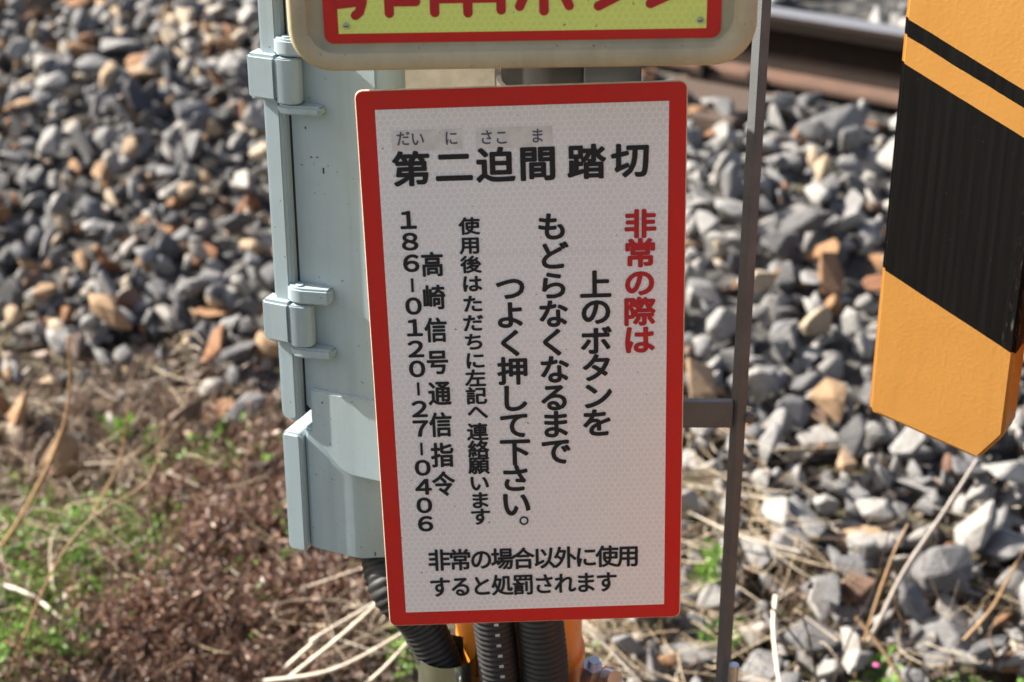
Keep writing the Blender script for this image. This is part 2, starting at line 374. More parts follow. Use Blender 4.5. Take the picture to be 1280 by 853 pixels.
def scatter(step, layer, jit=0.5):
    y = 1.55
    while y < 5.0:
        hw = 0.30 * y + 0.55; x = -hw
        while x < hw:
            px, py = x + random.uniform(-jit, jit) * step, y + random.uniform(-jit, jit) * step
            x += step
            s = S(px, py); edge = 2.17 - 0.2 * min(1, max(0, (px - 0.1) / 0.3)) + 0.05 * math.sin(px * 9) + 0.04 * math.sin(px * 23 + 1)
            prob = 1.0 if s > edge else max(0.0, (0.62 if px < 0.1 else 0.9) - (edge - s) * (1.3 if px < 0.1 else 0.7)) * (1.0 if px > 0 else 0.55 * (s > edge - 0.2))
            if random.random() > prob: continue
            along, across = rail_coords(px, py)
            base = 0.0
            if -0.05 < across < 0.2: continue                    # under the near rail
            if -0.13 < across < 2.0 and abs(((along - SLEEP0 + 0.31) % 0.62) - 0.31) < 0.125 and layer != 9: continue
            size = min(0.095, max(0.026, random.lognormvariate(math.log(0.0585 if layer < 2 else 0.043), 0.30)))
            
            z = float(height(px, py)) + (0.006 + size * 0.12 if layer == 0 else 0.018 + size * 0.40 if layer == 1 else 0.014 + size * 0.28)
            rot = (random.gauss(0, 0.6), random.gauss(0, 0.6), random.uniform(0, 6.283))
            if random.random() < 0.3: rot = (random.uniform(0, 6.28), random.uniform(0, 6.28), rot[2])
            stones.append((random.randrange(NV), size, Vector((px, py, z)), Euler(rot), pick_tone(px, s)))
        y += step * 0.9
scatter(0.043, 0); scatter(0.063, 1); scatter(0.064, 2)
def covered(u, v):                                # behind the near objects or outside the frame
    return (not (-10 < u < 1290 and -10 < v < 860)) or (445 < u < 855 and v < 780) or (335 < u < 480 and v < 700) or (358 < u < 950 and v < 88) or (u > 1105 and v < 520)
scored = []
for i, s in enumerate(stones):
    u, v, z = to_px(s[2]); hz = s[2].z - float(height(s[2].x, s[2].y))
    scored.append((0 if covered(u, v) else s[1] / z * (1 + 6 * hz), i))
scored.sort(reverse=True); top = set(i for q, i in scored[:299] if q > 0)
for i in sorted(top):
    k, size, loc, rot, tone = stones[i]
    o = bpy.data.objects.new('ballast_stone', SM[k]); COL.objects.link(o); o.parent = ballast
    o.location = loc; o.rotation_euler = rot; o.scale = (size,) * 3; o['tone'] = tone
VV, FF, TT, nv = [], [], [], 0
for i, (k, size, loc, rot, tone) in enumerate(stones):
    if i in top: continue
    v, f = SV[k]; m = np.array(rot.to_matrix()) * size
    VV.append(v @ m.T + np.array(loc)); FF.append(f + nv); TT.append(np.full(len(f), tone)); nv += len(v)
o = tag(np_mesh('ballast_stones', np.concatenate(VV), np.concatenate(FF), M_stones, np.concatenate(TT), ballast), kind='stuff')
print('stones', len(stones), 'faces', sum(len(f) for f in FF))

# small chippings spilled over the soil in front of the bed
VV, FF, TT, nv = [], [], [], 0
for i in range(1700):
    x = random.uniform(-1.1, 1.1); y = random.uniform(1.6, 2.7); s = S(x, y)
    lim = 2.3 if x < 0 else 2.2
    if s > lim or random.random() > max(0.04, 1 - (lim - s) * (2.6 if x < 0.1 else 1.2)): continue
    k = random.randrange(NV); v, f = SV[k]; size = random.uniform(.010, .034)
    m = np.array(Euler((random.uniform(0, 6), random.uniform(0, 6), random.uniform(0, 6))).to_matrix()) * size
    VV.append(v @ m.T + np.array((x, y, float(height(x, y)) + .01 + size * .1))); FF.append(f + nv); TT.append(np.full(len(f), pick_tone(x, s))); nv += len(v)
tag(np_mesh('stone_chippings', np.concatenate(VV), np.concatenate(FF), M_stones, np.concatenate(TT), ballast), kind='stuff')

# ------------------------------------------------------------------ rails and sleepers
def rail(name, across, z0, label):
    prof = [(-.061, 0), (-.061, .009), (-.03, .019), (-.010, .03), (-.0075, .075), (-.012, .086), (-.0315, .093), (-.0325, .111), (-.027, .1185), (-.014, .122),
            (.014, .122), (.027, .1185), (.0325, .111), (.0315, .093), (.012, .086), (.0075, .075), (.010, .03), (.03, .019), (.061, .009), (.061, 0)]
    bm = bmesh.new(); A, B = [], []
    for L, dst in ((-7, A), (4, B)):
        for a, z in prof:
            p = RP + RD * L + RN * (across + a); dst.append(bm.verts.new((p.x, p.y, z0 + z)))
    n = len(prof); bm.faces.new(A); bm.faces.new(B[::-1])
    for i in range(n):
        f = bm.faces.new((A[i], B[i], B[(i + 1) % n], A[(i + 1) % n]))
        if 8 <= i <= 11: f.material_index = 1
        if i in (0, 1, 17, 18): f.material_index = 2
    o = finish(bm, name, M_rust_shade, None, smooth=True, angle=30); o.data.materials.append(M_railtop); o.data.materials.append(M_foot)
    return tag(o, label, 'rail', 'rails of the track')
RZ = 0.338
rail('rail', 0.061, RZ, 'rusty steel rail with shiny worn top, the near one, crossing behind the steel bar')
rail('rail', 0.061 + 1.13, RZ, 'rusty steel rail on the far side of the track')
for k in (-2, -1, 0):
    L = SLEEP0 + 0.62 * k; c = RP + RD * L
    lab = {0: 'dark timber sleeper whose end shows just right of the white sign top', -1: 'dark timber sleeper mostly hidden behind the beige housing',
           -2: 'dark timber sleeper at the top left, beside the cabinet'}.get(k, 'dark timber sleeper under the rails')
    bm = bmesh.new(); M = Matrix.Translation((c.x, c.y, 0)) @ Matrix.Rotation(math.atan2(RD.y, RD.x), 4, 'Z')
    add_box(bm, -.11, .11, -.17 if k else -.19, 1.75, RZ - .14, RZ - .012, M); bevel(bm, 0.006, 1)
    o = finish(bm, 'sleeper', M_wood, None); tag(o, lab, 'sleeper', 'timber sleepers')
    for a in (0.061, 0.061 + 1.13):
        bm = bmesh.new(); add_box(bm, -.08, .08, a - .075, a + .075, RZ - .012, RZ - .0005, M)
        for dx in (-.05, .05):
            for da in (-.068, .068):
                q = M @ Vector((dx, a + da, 0)); add_cyl(bm, (q.x, q.y, RZ - .005), (q.x, q.y, RZ + .02), .011, n=6)
        finish(bm, 'tie_plate', M_rust_shade, o)

# ------------------------------------------------------------------ lettering
GL = {}
def glyph(ch, bold):
    key = (ch, bold)
    if key not in GL:
        c = bpy.data.curves.new('g', 'FONT'); c.body = ch; c.offset = bold; c.resolution_u = 4
        o = bpy.data.objects.new('g', c); COL.objects.link(o)
        dg = bpy.context.evaluated_depsgraph_get(); me = bpy.data.meshes.new_from_object(o.evaluated_get(dg))
        v = np.zeros(len(me.vertices) * 3, np.float32); me.vertices.foreach_get('co', v)
        GL[key] = (v.reshape(-1, 3)[:, :2].copy(), [tuple(p.vertices) for p in me.polygons])
        bpy.data.objects.remove(o); bpy.data.curves.remove(c); bpy.data.meshes.remove(me)
    return GL[key]
def lettering(items, bold, mat, parent, y, digits=False):
    vs, fs = [], []; k = 10 if bold > .03 else 8
    if digits: items = [(ch if ch == '|' else chr(ord(ch) + 0xFEE0), x, z, w, h) for ch, x, z, w, h in items]
    full = [(ch, x, z, w, h, 0, 0, 0) for ch, x, z, w, h in items]
    for j in range(k):                             # heavier strokes: copies shifted round a small circle, each a hair behind the last
        a = 6.2832 * j / k
        full += [(ch, x, z, w, h, bold * w * math.cos(a), bold * w * math.sin(a), 0.000012 * (j + 1)) for ch, x, z, w, h in items if ch != '|']
    items, base_y = full, y
    for ch, x, z, w, h, ox, oz, dy in items:
        x += ox; z += oz; y = base_y + dy
        if ch == '|':
            n = len(vs); a, b = 0.0009, 0.0052
            vs += [(x - a, y, z - b), (x + a, y, z - b), (x + a, y, z + b), (x - a, y, z + b)]; fs.append((n, n + 1, n + 2, n + 3)); continue
        g, f = glyph(ch, 0.0); n = len(vs)
        if digits:
            x0, x1 = g[:, 0].min(), g[:, 0].max(); z0, z1 = g[:, 1].min(), g[:, 1].max()
            sx = 0.0096 / 0.50; sz = 0.0122 / (z1 - z0)
            vs += [(x + (a - (x0 + x1) / 2) * sx, y, z + (b - (z0 + z1) / 2) * sz) for a, b in g]
        else:
            vs += [(x + (a - 0.5) * w, y, z + (b - 0.377) * h) for a, b in g]
        fs += [tuple(n + i for i in p) for p in f]
    me = bpy.data.meshes.new('lettering'); me.from_pydata(vs, [], fs); me.update()
    return link('lettering', me, mat, parent)

# ------------------------------------------------------------------ the white sign
SW, SH = 0.22, 0.4204
SC = Vector((0.01172, 1.1495, 0.73972))
sign = empty('notice_sign', SC - Vector((0, 0, 0)), (0, R(-1.561), R(0.965)))
tag(sign, 'white rectangular notice sign with broad red border and Japanese lettering, on the orange post', 'sign')
prism('sign_plate', rr(SW, SH, 0.0055), 0.0, 0.0016, M_edge, sign, bev=0.0003, seg=1)
prism('red_border', rr(SW - 0.0014, SH - 0.0014, 0.0050), -0.0004, -0.0001, M_red, sign)
box('white_field', (-0.0971, 0.0976, -0.0008, -0.0005, -0.1979, 0.1967), M_white_sheet, sign)
box('sheeting_seam', (-0.0968, 0.0973, -0.00095, -0.0009, 0.0914, 0.0918), M_tape, sign)
for x0, x1 in ((-0.0872, -0.0552), (-0.0545, -0.0400), (-0.0310, 0.0198)):
    box('label_tape', (x0, x1, -0.0010, -0.00085, 0.1675, 0.1822), M_tape, sign)
ROWS = [
    ('title', 'black', False, [('第', -75.2, 155.0, 26.3, 25.5), ('二', -46.5, 155.5, 26.3, 25.5), ('迫', -18.5, 156.0, 26.3, 25.5), ('間', 9.7, 156.2, 26.3, 25.5), ('踏', 42.5, 156.2, 26.3, 25.5), ('切', 72.1, 156.4, 26.3, 25.5)]),
    ('furigana', 'ink', False, [('だ', -79.5, 176.6, 9.6, 11.2), ('い', -69.9, 176.0, 9.6, 11.2), ('に', -47.5, 175.8, 9.6, 11.2), ('さ', -24.0, 175.6, 9.6, 11.2), ('こ', -13.9, 175.3, 9.6, 11.2), ('ま', 9.9, 175.6, 9.6, 11.2)]),
    ('red', 'red', False, [('非', 78.7, 110.4, 22.4, 21.6), ('常', 78.7, 88.9, 22.6, 22.0), ('の', 78.5, 66.8, 22.7, 22.3), ('際', 78.3, 44.9, 22.9, 22.6), ('は', 78.1, 23.1, 23.1, 23.0)]),
    ('c2', 'black', False, [('上', 48.0, 66.3, 22.7, 22.3), ('の', 48.1, 46.0, 22.9, 22.6), ('ボ', 48.0, 23.5, 23.1, 23.0), ('タ', 48.4, 2.2, 23.2, 23.3), ('ン', 48.5, -19.9, 23.4, 23.6), ('を', 48.3, -41.5, 23.6, 24.0)]),
    ('c3', 'black', False, [('も', 18.6, 110.4, 21.8, 21.6), ('ど', 18.8, 88.9, 22.0, 22.0), ('ら', 18.6, 66.7, 22.2, 22.3), ('な', 18.3, 45.2, 22.3, 22.6), ('く', 17.9, 23.3, 22.5, 23.0), ('な', 18.4, 2.0, 22.6, 23.3), ('る', 18.0, -20.1, 22.8, 23.6), ('ま', 18.2, -41.7, 23.0, 24.0), ('で', 18.4, -63.6, 23.1, 24.3)]),
    ('c4', 'black', False, [('つ', -11.0, 65.9, 22.2, 21.7), ('よ', -11.6, 45.3, 22.3, 22.0), ('く', -11.6, 23.7, 22.5, 22.3), ('押', -11.1, 1.8, 22.6, 22.7), ('し', -11.1, -19.7, 22.8, 23.0), ('て', -11.1, -41.3, 23.0, 23.3), ('下', -11.1, -63.1, 23.1, 23.6), ('さ', -11.7, -85.0, 23.3, 24.0), ('い', -11.7, -106.4, 23.4, 24.3)]),
    ('c5', 'black', False, [('使', -37.8, 112.6, 14.7, 13.1), ('用', -37.8, 98.5, 14.8, 13.3), ('後', -37.8, 84.3, 14.9, 13.4), ('は', -37.5, 69.9, 14.9, 13.5), ('た', -37.5, 54.7, 15.0, 13.7), ('だ', -37.8, 40.1, 15.1, 13.8), ('ち', -37.7, 25.6, 15.2, 13.9), ('に', -37.4, 10.9, 15.2, 14.1), ('左', -37.6, -2.9, 15.3, 14.2), ('記', -37.5, -16.9, 15.4, 14.3), ('へ', -37.1, -29.7, 15.4, 14.5), ('連', -37.7, -45.8, 15.5, 14.6), ('絡', -37.6, -59.9, 15.6, 14.7), ('願', -37.8, -73.4, 15.7, 14.9), ('い', -38.0, -88.0, 15.7, 15.0), ('ま', -38.0, -102.4, 15.8, 15.1), ('す', -38.1, -116.3, 15.9, 15.3)]),
    ('c6', 'black', False, [('高', -64.2, 85.2, 15.9, 19.0), ('崎', -64.2, 60.5, 16.1, 19.4), ('信', -64.0, 35.5, 16.2, 19.7), ('号', -64.0, 10.6, 16.3, 20.0), ('通', -63.6, -14.0, 16.5, 20.3), ('信', -63.9, -39.1, 16.6, 20.7), ('指', -63.8, -63.9, 16.8, 21.0), ('令', -64.0, -87.7, 16.9, 21.3)]),
    ('num', 'black', True, [('1', -79.0, 118.4, 9.8, 12.8), ('8', -78.7, 102.5, 9.8, 12.9), ('6', -78.7, 86.5, 9.9, 13.1), ('|', -78.7, 70.1, 9.9, 13.2), ('0', -78.7, 54.3, 10.0, 13.4), ('1', -78.7, 37.8, 10.1, 13.5), ('2', -78.7, 21.4, 10.1, 13.7), ('0', -78.6, 5.8, 10.2, 13.8), ('|', -78.5, -10.0, 10.2, 13.9), ('2', -78.4, -26.0, 10.3, 14.1), ('7', -78.4, -41.8, 10.3, 14.2), ('|', -78.6, -58.4, 10.4, 14.4), ('0', -78.5, -73.9, 10.4, 14.5), ('4', -78.7, -89.8, 10.5, 14.7), ('0', -78.8, -105.3, 10.5, 14.8), ('6', -78.7, -120.9, 10.6, 15.0)]),
    ('b1', 'black', False, [('非', -70.1, -152.6, 17.2, 19.5), ('常', -54.5, -152.8, 17.2, 19.5), ('の', -38.8, -152.9, 17.2, 19.5), ('場', -23.2, -153.1, 17.2, 19.5), ('合', -7.6, -153.3, 17.3, 19.5), ('以', 8.0, -153.4, 17.3, 19.5), ('外', 23.6, -153.6, 17.3, 19.5), ('に', 39.2, -153.8, 17.3, 19.5), ('使', 54.8, -153.9, 17.3, 19.5), ('用', 70.5, -154.1, 17.3, 19.5)]),
    ('b2', 'black', False, [('す', -70.5, -176.1, 16.8, 19.0), ('る', -54.9, -176.1, 16.8, 19.0), ('と', -39.3, -176.1, 16.8, 19.0), ('処', -23.7, -176.1, 16.8, 19.0), ('罰', -8.1, -176.2, 16.8, 19.0), ('さ', 7.5, -176.2, 16.8, 19.0), ('れ', 23.1, -176.2, 16.8, 19.1), ('ま', 38.7, -176.2, 16.8, 19.1), ('す', 54.3, -176.2, 16.8, 19.1)]),

]
BOLD = {'title': .032, 'furigana': .018, 'red': .036, 'c2': .030, 'c3': .030, 'c4': .030, 'c5': .029, 'c6': .031, 'num': .056, 'b1': .027, 'b2': .027}
for name, ink, dig, items in ROWS:
    items = [(c, x / 1000, z / 1000, a / 1000, b / 1000) for c, x, z, a, b in items]
    lettering(items, BOLD[name], {'black': M_ink, 'ink': M_pale_ink, 'red': M_red_ink}[ink], sign, -0.0013, dig)
bm = bmesh.new(); n = 24                           # the full stop, a small ring
ro, ri = 0.0034, 0.0022
A = [bm.verts.new((-0.0062 + ro * math.cos(6.2832 * i / n), -0.0013, -0.1209 + ro * 1.1 * math.sin(6.2832 * i / n))) for i in range(n)]
B = [bm.verts.new((-0.0062 + ri * math.cos(6.2832 * i / n), -0.0013, -0.1209 + ri * 1.1 * math.sin(6.2832 * i / n))) for i in range(n)]
for i in range(n): bm.faces.new((A[i], A[(i + 1) % n], B[(i + 1) % n], B[i]))
finish(bm, 'lettering', M_ink, sign)
for z in (0.10, -0.10):
    box('rear_bracket', (-0.03, 0.03, 0.0016, 0.026, z - 0.012, z + 0.012), M_steel, sign, 0.001, 1)

# ------------------------------------------------------------------ the button housing above it
hs = empty('button_housing', (0.0070, 1.122, 0.9706), (0, R(-0.93), 0))
tag(hs, 'beige rounded emergency button housing with yellow and red plate, directly above the white sign', 'button box')
HW, HH, HR = 0.2965, 0.30, 0.028
def loft(name, prof, mat, parent, close=True):
    bm = bmesh.new(); rings = []
    for ins, y in prof:
        rings.append([bm.verts.new((x, y, z)) for x, z in rr(HW - 2 * ins, HH - 2 * ins, max(0.004, HR - ins * 0.75), 10, 0, HH / 2)])
    n = len(rings[0])
    for a, b in zip(rings, rings[1:]):
        for i in range(n): bm.faces.new((a[i], b[i], b[(i + 1) % n], a[(i + 1) % n]))
    bm.faces.new(rings[0]); bm.faces.new(rings[-1][::-1])
    return finish(bm, name, mat, parent, smooth=True, angle=40)
loft('housing_shell', [(0.004, 0.040), (0.0, 0.036), (0.0, -0.003), (0.0008, -0.0055), (0.003, -0.007), (0.0095, -0.007), (0.012, -0.006), (0.0135, -0.001), (0.0145, 0.0), (0.0165, 0.0)], M_house, hs)
prism('red_border', rr(0.2515, 0.0905, 0.006, 6, 0, 0.0625), -0.0012, -0.0002, M_red, hs, bev=0.0002, seg=1)
box('yellow_field', (-0.1165, 0.1165, -0.0016, -0.00125, 0.0238, 0.1012), M_yellow_sheet, hs)
def strokes(chars, parent, mat, y, rad):         # hand-set rounded sign lettering from capsule strokes
    bm = bmesh.new(); q = 0
    for cx, cz_, w_, h_, paths in chars:
        for path in paths:
            P_ = [Vector((cx + a * w_, 0, cz_ + b * h_)) for a, b in path]
            for p, e in zip(P_, P_[1:]):
                d = (e - p).normalized(); nrm = Vector((-d.z, 0, d.x)); q += 1; pts = []
                for i in range(9):
                    an = math.pi * i / 8; pts.append(e + (nrm * math.cos(an) + d * math.sin(an)) * rad)
                for i in range(9):
                    an = math.pi * i / 8; pts.append(p - (nrm * math.cos(an) + d * math.sin(an)) * rad)
                bm.faces.new([bm.verts.new((v.x, y - q * 0.000004, v.z)) for v in pts])
    return finish(bm, 'lettering', mat, parent)
HI = [[(-.16, .45), (-.16, -.05), (-.18, -.28), (-.22, -.40), (-.27, -.44)], [(.15, .45), (.15, -.42)], [(-.45, .25), (-.16, .25)], [(-.43, -.02), (-.16, -.02)], [(-.48, -.30), (-.20, -.27)],
      [(.15, .25), (.46, .25)], [(.15, -.02), (.44, -.02)], [(.15, -.28), (.48, -.28)]]
JO = [[(0, .46), (0, .26)], [(-.24, .42), (-.16, .28)], [(.24, .42), (.16, .28)], [(-.43, .06), (-.43, .2), (.43, .2), (.43, .06)], [(-.2, .07), (.2, .07), (.2, -.11), (-.2, -.11), (-.2, .07)],
      [(-.41, -.42), (-.41, -.25), (.41, -.25), (.41, -.40)], [(0, -.11), (0, -.43)]]
BO = [[(0, .42), (0, -.42)], [(-.42, .18), (.40, .18)], [(-.16, -.04), (-.30, -.36)], [(.16, -.04), (.31, -.36)], [(.25, .46), (.31, .34)], [(.38, .48), (.44, .37)]]
TA = [[(-.10, .44), (-.24, .18), (-.42, -.02)], [(-.14, .27), (.36, .27), (.28, .02), (.10, -.22), (-.20, -.37)], [(-.12, .06), (.18, -.10)]]
NN = [[(-.36, .30), (-.12, .14)], [(-.38, -.35), (-.04, -.20), (.20, .02), (.38, .30)]]
strokes([(-.0915, .0584, .0511, .052, HI), (-.0342, .0584, .0511, .052, JO), (.0138, .0584, .0511, .052, BO), (.0583, .0584, .0511, .052, TA), (.1002, .0584, .0511, .052, NN)], hs, M_red_ink, -0.0018, .0030)
for x, z in ((-.1115, .0290), (.1125, .0290), (-.1115, .096), (.1125, .096)):
    sc = cyl('screw', (x, -0.0016, z), (x, -0.0034, z), 0.0023, M_chrome, hs, r1=0.0017, n=14)
    box('screw_slot', (x - .0015, x + .0015, -0.0036, -0.0033, z - .0003, z + .0003), M_black, sc)
cyl('button_ring', (0, 0, 0.20), (0, -0.02, 0.20), 0.05, M_black, hs, n=32, bev=0.003)
cyl('push_button', (0, -0.015, 0.20), (0, -0.03, 0.20), 0.036, M_red, hs, r1=0.030, n=32, bev=0.004)

# ------------------------------------------------------------------ cabinet on the left
CZ = 0.538
cab = empty('signal_cabinet', (-0.1598, 1.24, CZ), (0, 0, R(-24)))
tag(cab, 'pale blue-grey enamelled metal cabinet with hinged door, left of and behind the white sign', 'cabinet')
def cz(z): return z - CZ
def rxy(x0, x1, y0, y1, r, n=5):
    return [(a, b) for a, b in rr(x1 - x0, y1 - y0, r, n, (x0 + x1) / 2, (y0 + y1) / 2)]
prism('cabinet_body', rxy(0.0, 0.086, 0.0, 0.115, 0.013), cz(0.650), cz(1.05), M_cab, cab, 'xy', bev=0.003)
# raised lip that frames the side panel next to the gasket
prism('panel_lip', rr(0.070, 0.38, 0.006, 4, 0.037, cz(0.855)), -0.0012, 0.004, M_cab, cab, bev=0.0009, seg=2)
# door slab at the far left edge, standing proud of the panel
prism('cabinet_door', rr(0.0172, 0.395, 0.0062, 5, -0.0080, cz(0.656 + 0.1975)), -0.0095, 0.115, M_cab, cab, bev=0.0034, seg=3)
box('door_gasket', (0.0004, 0.0022, -0.0006, 0.11, cz(0.662), cz(1.045)), M_gasket, cab)
# lower cover
low = [(-0.001, 0.0), (0.001, -0.002), (0.040, -0.002), (0.046, -0.0008), (0.064, 0.0095), (0.072, 0.02), (0.075, 0.03), (0.075, 0.11), (-0.001, 0.11)]
prism('lower_cover', low, cz(0.5405), cz(0.6485), M_cab, cab, 'xy', bev=0.002)
prism('lower_flange', rr(0.0170, 0.106, 0.004, 4, -0.0096, cz(0.5375 + 0.0535)), -0.0072, 0.110, M_cab, cab, bev=0.002, seg=3)
apron = [(0.0095, cz(0.6855)), (0.0085, cz(0.683)), (0.0085, cz(0.645)), (0.014, cz(0.6405)), (0.022, cz(0.631)), (0.031, cz(0.6215)), (0.041, cz(0.617)), (0.070, cz(0.617)), (0.070, cz(0.6855))]
prism('apron_plate', apron, -0.0055, 0.001, M_cab, cab, bev=0.0014, seg=2)
def hinge(zk0, zk1, zu1, zl0):
    bm = bmesh.new(); add_box(bm, -0.0230, 0.0005, -0.0165, -0.0005, cz(zk0), cz(zk1)); bevel(bm, 0.0022, 2)
    k = finish(bm, 'hinge_knuckle', M_cab, cab, smooth=True)
    pts = [(0.0003, -0.0160), (0.006, -0.0160), (0.0115, -0.0148), (0.0152, -0.0120), (0.0165, -0.008), (0.0155, -0.004), (0.013, 0.0), (0.0003, 0.0)]
    prism('hinge_barrel', pts, cz(zk0 - 0.0012), cz(zk1 - 0.001), M_cab, k, 'xy', bev=0.001)
    for z0, z1 in ((zk1 + 0.0006, zu1), (zl0, zk0 - 0.0022)):
        pts = [(0.031, 0.0), (0.031, -0.0095), (0.010, -0.0148), (0.003, -0.0146), (-0.0015, -0.0125), (-0.0030, -0.0095), (-0.0030, -0.005), (0.000, 0.0)]
        prism('hinge_leaf', pts, cz(z0), cz(z1), M_cab, cab, 'xy', bev=0.0016)
    cyl('hinge_pin', (0.0065, -0.0085, cz(zu1 - .002)), (0.0065, -0.0085, cz(zu1 + 0.0010)), 0.0030, M_cab, k, n=14)
hinge(0.9145, 0.9475, 0.9600, 0.9055)
hinge(0.7255, 0.7590, 0.7720, 0.7150)
for x, z, a, b in ((0.0272, 0.8625, 0.0006, 0.0022), (0.0225, 0.872, .0008, .0004), (0.0176, 0.8715, .0009, .0004), (0.014, 0.893, .0005, .0008), (0.019, 0.676, .0006, .0006), (0.058, 0.549, .0005, .0016)):
    box('paint_chip', (x - a, x + a, -0.0058 if z < 0.68 and z > .6 else -0.0022 if z < .6 else -0.0015, -0.0011, cz(z - b), cz(z + b)), M_gasket, cab)

# ------------------------------------------------------------------ post, cap, clamp
post = empty('orange_post', (0.0058, 1.262, 0)); tag(post, 'orange painted round steel post carrying the white sign, mostly hidden behind it', 'post')
cyl('post_tube', (0, 0, -0.05), (0, 0, 0.915), 0.0525, M_post, post, n=40)
bm = bmesh.new(); add_cyl(bm, (0, 0, 0.392), (0, 0, 0.430), 0.0555, n=40)
add_box(bm, 0.05, 0.078, -0.058, -0.03, 0.392, 0.430); finish(bm, 'clamp_ring', M_post, post, smooth=True)
bm = bmesh.new(); add_cyl(bm, (0.0575, -0.046, 0.430), (0.0595, -0.050, 0.446), 0.0085, n=6); add_cyl(bm, (0.0595, -0.050, 0.446), (0.0603, -0.0515, 0.452), 0.0045, n=10)
finish(bm, 'clamp_nut', M_chrome, post)
cyl('clamp_washer', (0.071, -0.052, 0.436), (0.077, -0.060, 0.439), 0.0075, M_chrome, post, n=16)
jb = empty('junction_box', (-0.045, 1.25, 0.86)); tag(jb, 'pale grey box glimpsed in the gap between housing and sign, beside the cabinet', 'junction box')
box('box_body', (-0.036, 0.036, -0.03, 0.03, 0, 0.20), M_white, jb, 0.003)
box('box_rib', (-0.0375, -0.0335, -0.033, 0.03, 0, 0.20), M_cab, jb, 0.0008)
cap = empty('cable_gland', (0.040, 1.215, 0.86)); tag(cap, 'black round cable gland with white rim in the gap under the beige housing', 'cable gland')
cyl('gland_body', (0, 0, 0), (0, 0, 0.16), 0.0475, M_black, cap, n=32)
bm = bmesh.new(); add_cyl(bm, (0, 0, 0.066), (0, 0, 0.0755), 0.0510, n=36); finish(bm, 'gland_rim', M_white, cap, smooth=True)
box('gland_bracket', (0.008, 0.046, -0.054, -0.0476, 0.05, 0.15), M_steel, cap, 0.001)

# ------------------------------------------------------------------ corrugated conduits
def conduit(name, pts, r, label, marks=False):
    path = spline(pts, 40); L = [0]
    for a, b in zip(path, path[1:]): L.append(L[-1] + (b - a).length)
    step = 0.00096; n = int(L[-1] / step); P = []; j = 0
    for i in range(n):
        d = i * step
        while L[j + 1] < d and j < len(L) - 2: j += 1
        t = (d - L[j]) / max(1e-9, L[j + 1] - L[j]); P.append(path[j].lerp(path[j + 1], t))
    ph = [(0.5 + 0.5 * math.cos(2 * math.pi * i / 5)) for i in range(n)]
    rad = [r * (0.93 + 0.07 * min(1, q * 1.4)) for q in ph]
    root = empty(name, pts[0]); tag(root, label, 'cable conduit', 'black corrugated conduits')
    bm = bmesh.new(); tube(bm, [p - Vector(pts[0]) for p in P], rad, 14)
    finish(bm, 'corrugated_hose', M_conduit, root, smooth=True, angle=60)
    if marks:
        bm = bmesh.new()
        for i in range(0, n, 5):
            if i % 10 == 5: continue
            p = P[i] - Vector(pts[0])
            if p.z + pts[0][2] > 0.52: break
            add_box(bm, p.x + 0.0015, p.x + 0.0050, p.y - r - 0.0002, p.y - r + 0.002, p.z - 0.0009, p.z + 0.0009)
        finish(bm, 'printed_mark', M_mark, root)
conduit('conduit', [(0.004, 1.17, 0), (-0.0005, 1.185, 0.22), (-0.0095, 1.192, 0.44), (-0.018, 1.194, 0.56), (-0.02, 1.194, 0.86)], 0.0165, 'black corrugated conduit with white printed marks in front of the orange post', True)
conduit('conduit', [(0.033, 1.17, 0), (0.0295, 1.185, 0.22), (0.0268, 1.190, 0.44), (0.019, 1.192, 0.56), (0.02, 1.192, 0.86)], 0.0190, 'thick unmarked black corrugated conduit, right of the marked one before the orange post')
conduit('conduit', [(-0.050, 1.215, 0), (-0.0505, 1.215, 0.30), (-0.0545, 1.217, 0.42), (-0.072, 1.220, 0.478), (-0.097, 1.224, 0.512), (-0.1065, 1.258, 0.540), (-0.107, 1.272, 0.58)], 0.0178, 'black corrugated conduit curving down from the bottom of the grey cabinet')
band = empty('hose_clamp', (-0.0525, 1.2165, 0.428)); tag(band, 'shiny stainless steel band clamp at the bottom, round the conduit left of the orange post', 'clamp')
bm = bmesh.new(); add_cyl(bm, (0, 0, -0.03), (0, 0, 0.028), 0.0238, n=28, caps=False); finish(bm, 'clamp_band', M_stainless, band, smooth=True)
box('clamp_seam', (0.0105, 0.0125, -0.029, -0.019, -0.03, 0.022), M_chrome, band, 0.0006, 1)

# ------------------------------------------------------------------ steel bar and its arm
fr = empty('steel_stay', (0.1768, 1.25, 0)); tag(fr, 'thin weathered steel angle bar standing upright right of the white sign', 'steel bar')
a1 = [(x * .84, y * .84) for x, y in ((0.0, 0.0), (-0.0062, 0.0072), (-0.0044, 0.0088), (0.0004, 0.0032), (0.0072, 0.0076), (0.0086, 0.0056))]
bm = bmesh.new(); add_prism(bm, [(x - 0.0014, y - 0.004) for x, y in a1], -0.05, 1.15, 'xy'); bevel(bm, 0.0004, 1); finish(bm, 'upright_bar', M_steel, fr)
box('cross_arm', (-0.125, -0.0055, -0.004, 0.003, 0.6442, 0.6668), M_steel, fr, 0.0006, 1)
cyl('weld_bolt', (0.006, 0.004, 0.651), (0.0088, -0.001, 0.651), 0.0045, M_steel, fr, n=8)
cyl('foot_bolt', (0.0065, -0.012, 0.0), (0.0065, -0.012, 0.428), 0.0042, M_chrome, fr, n=12)

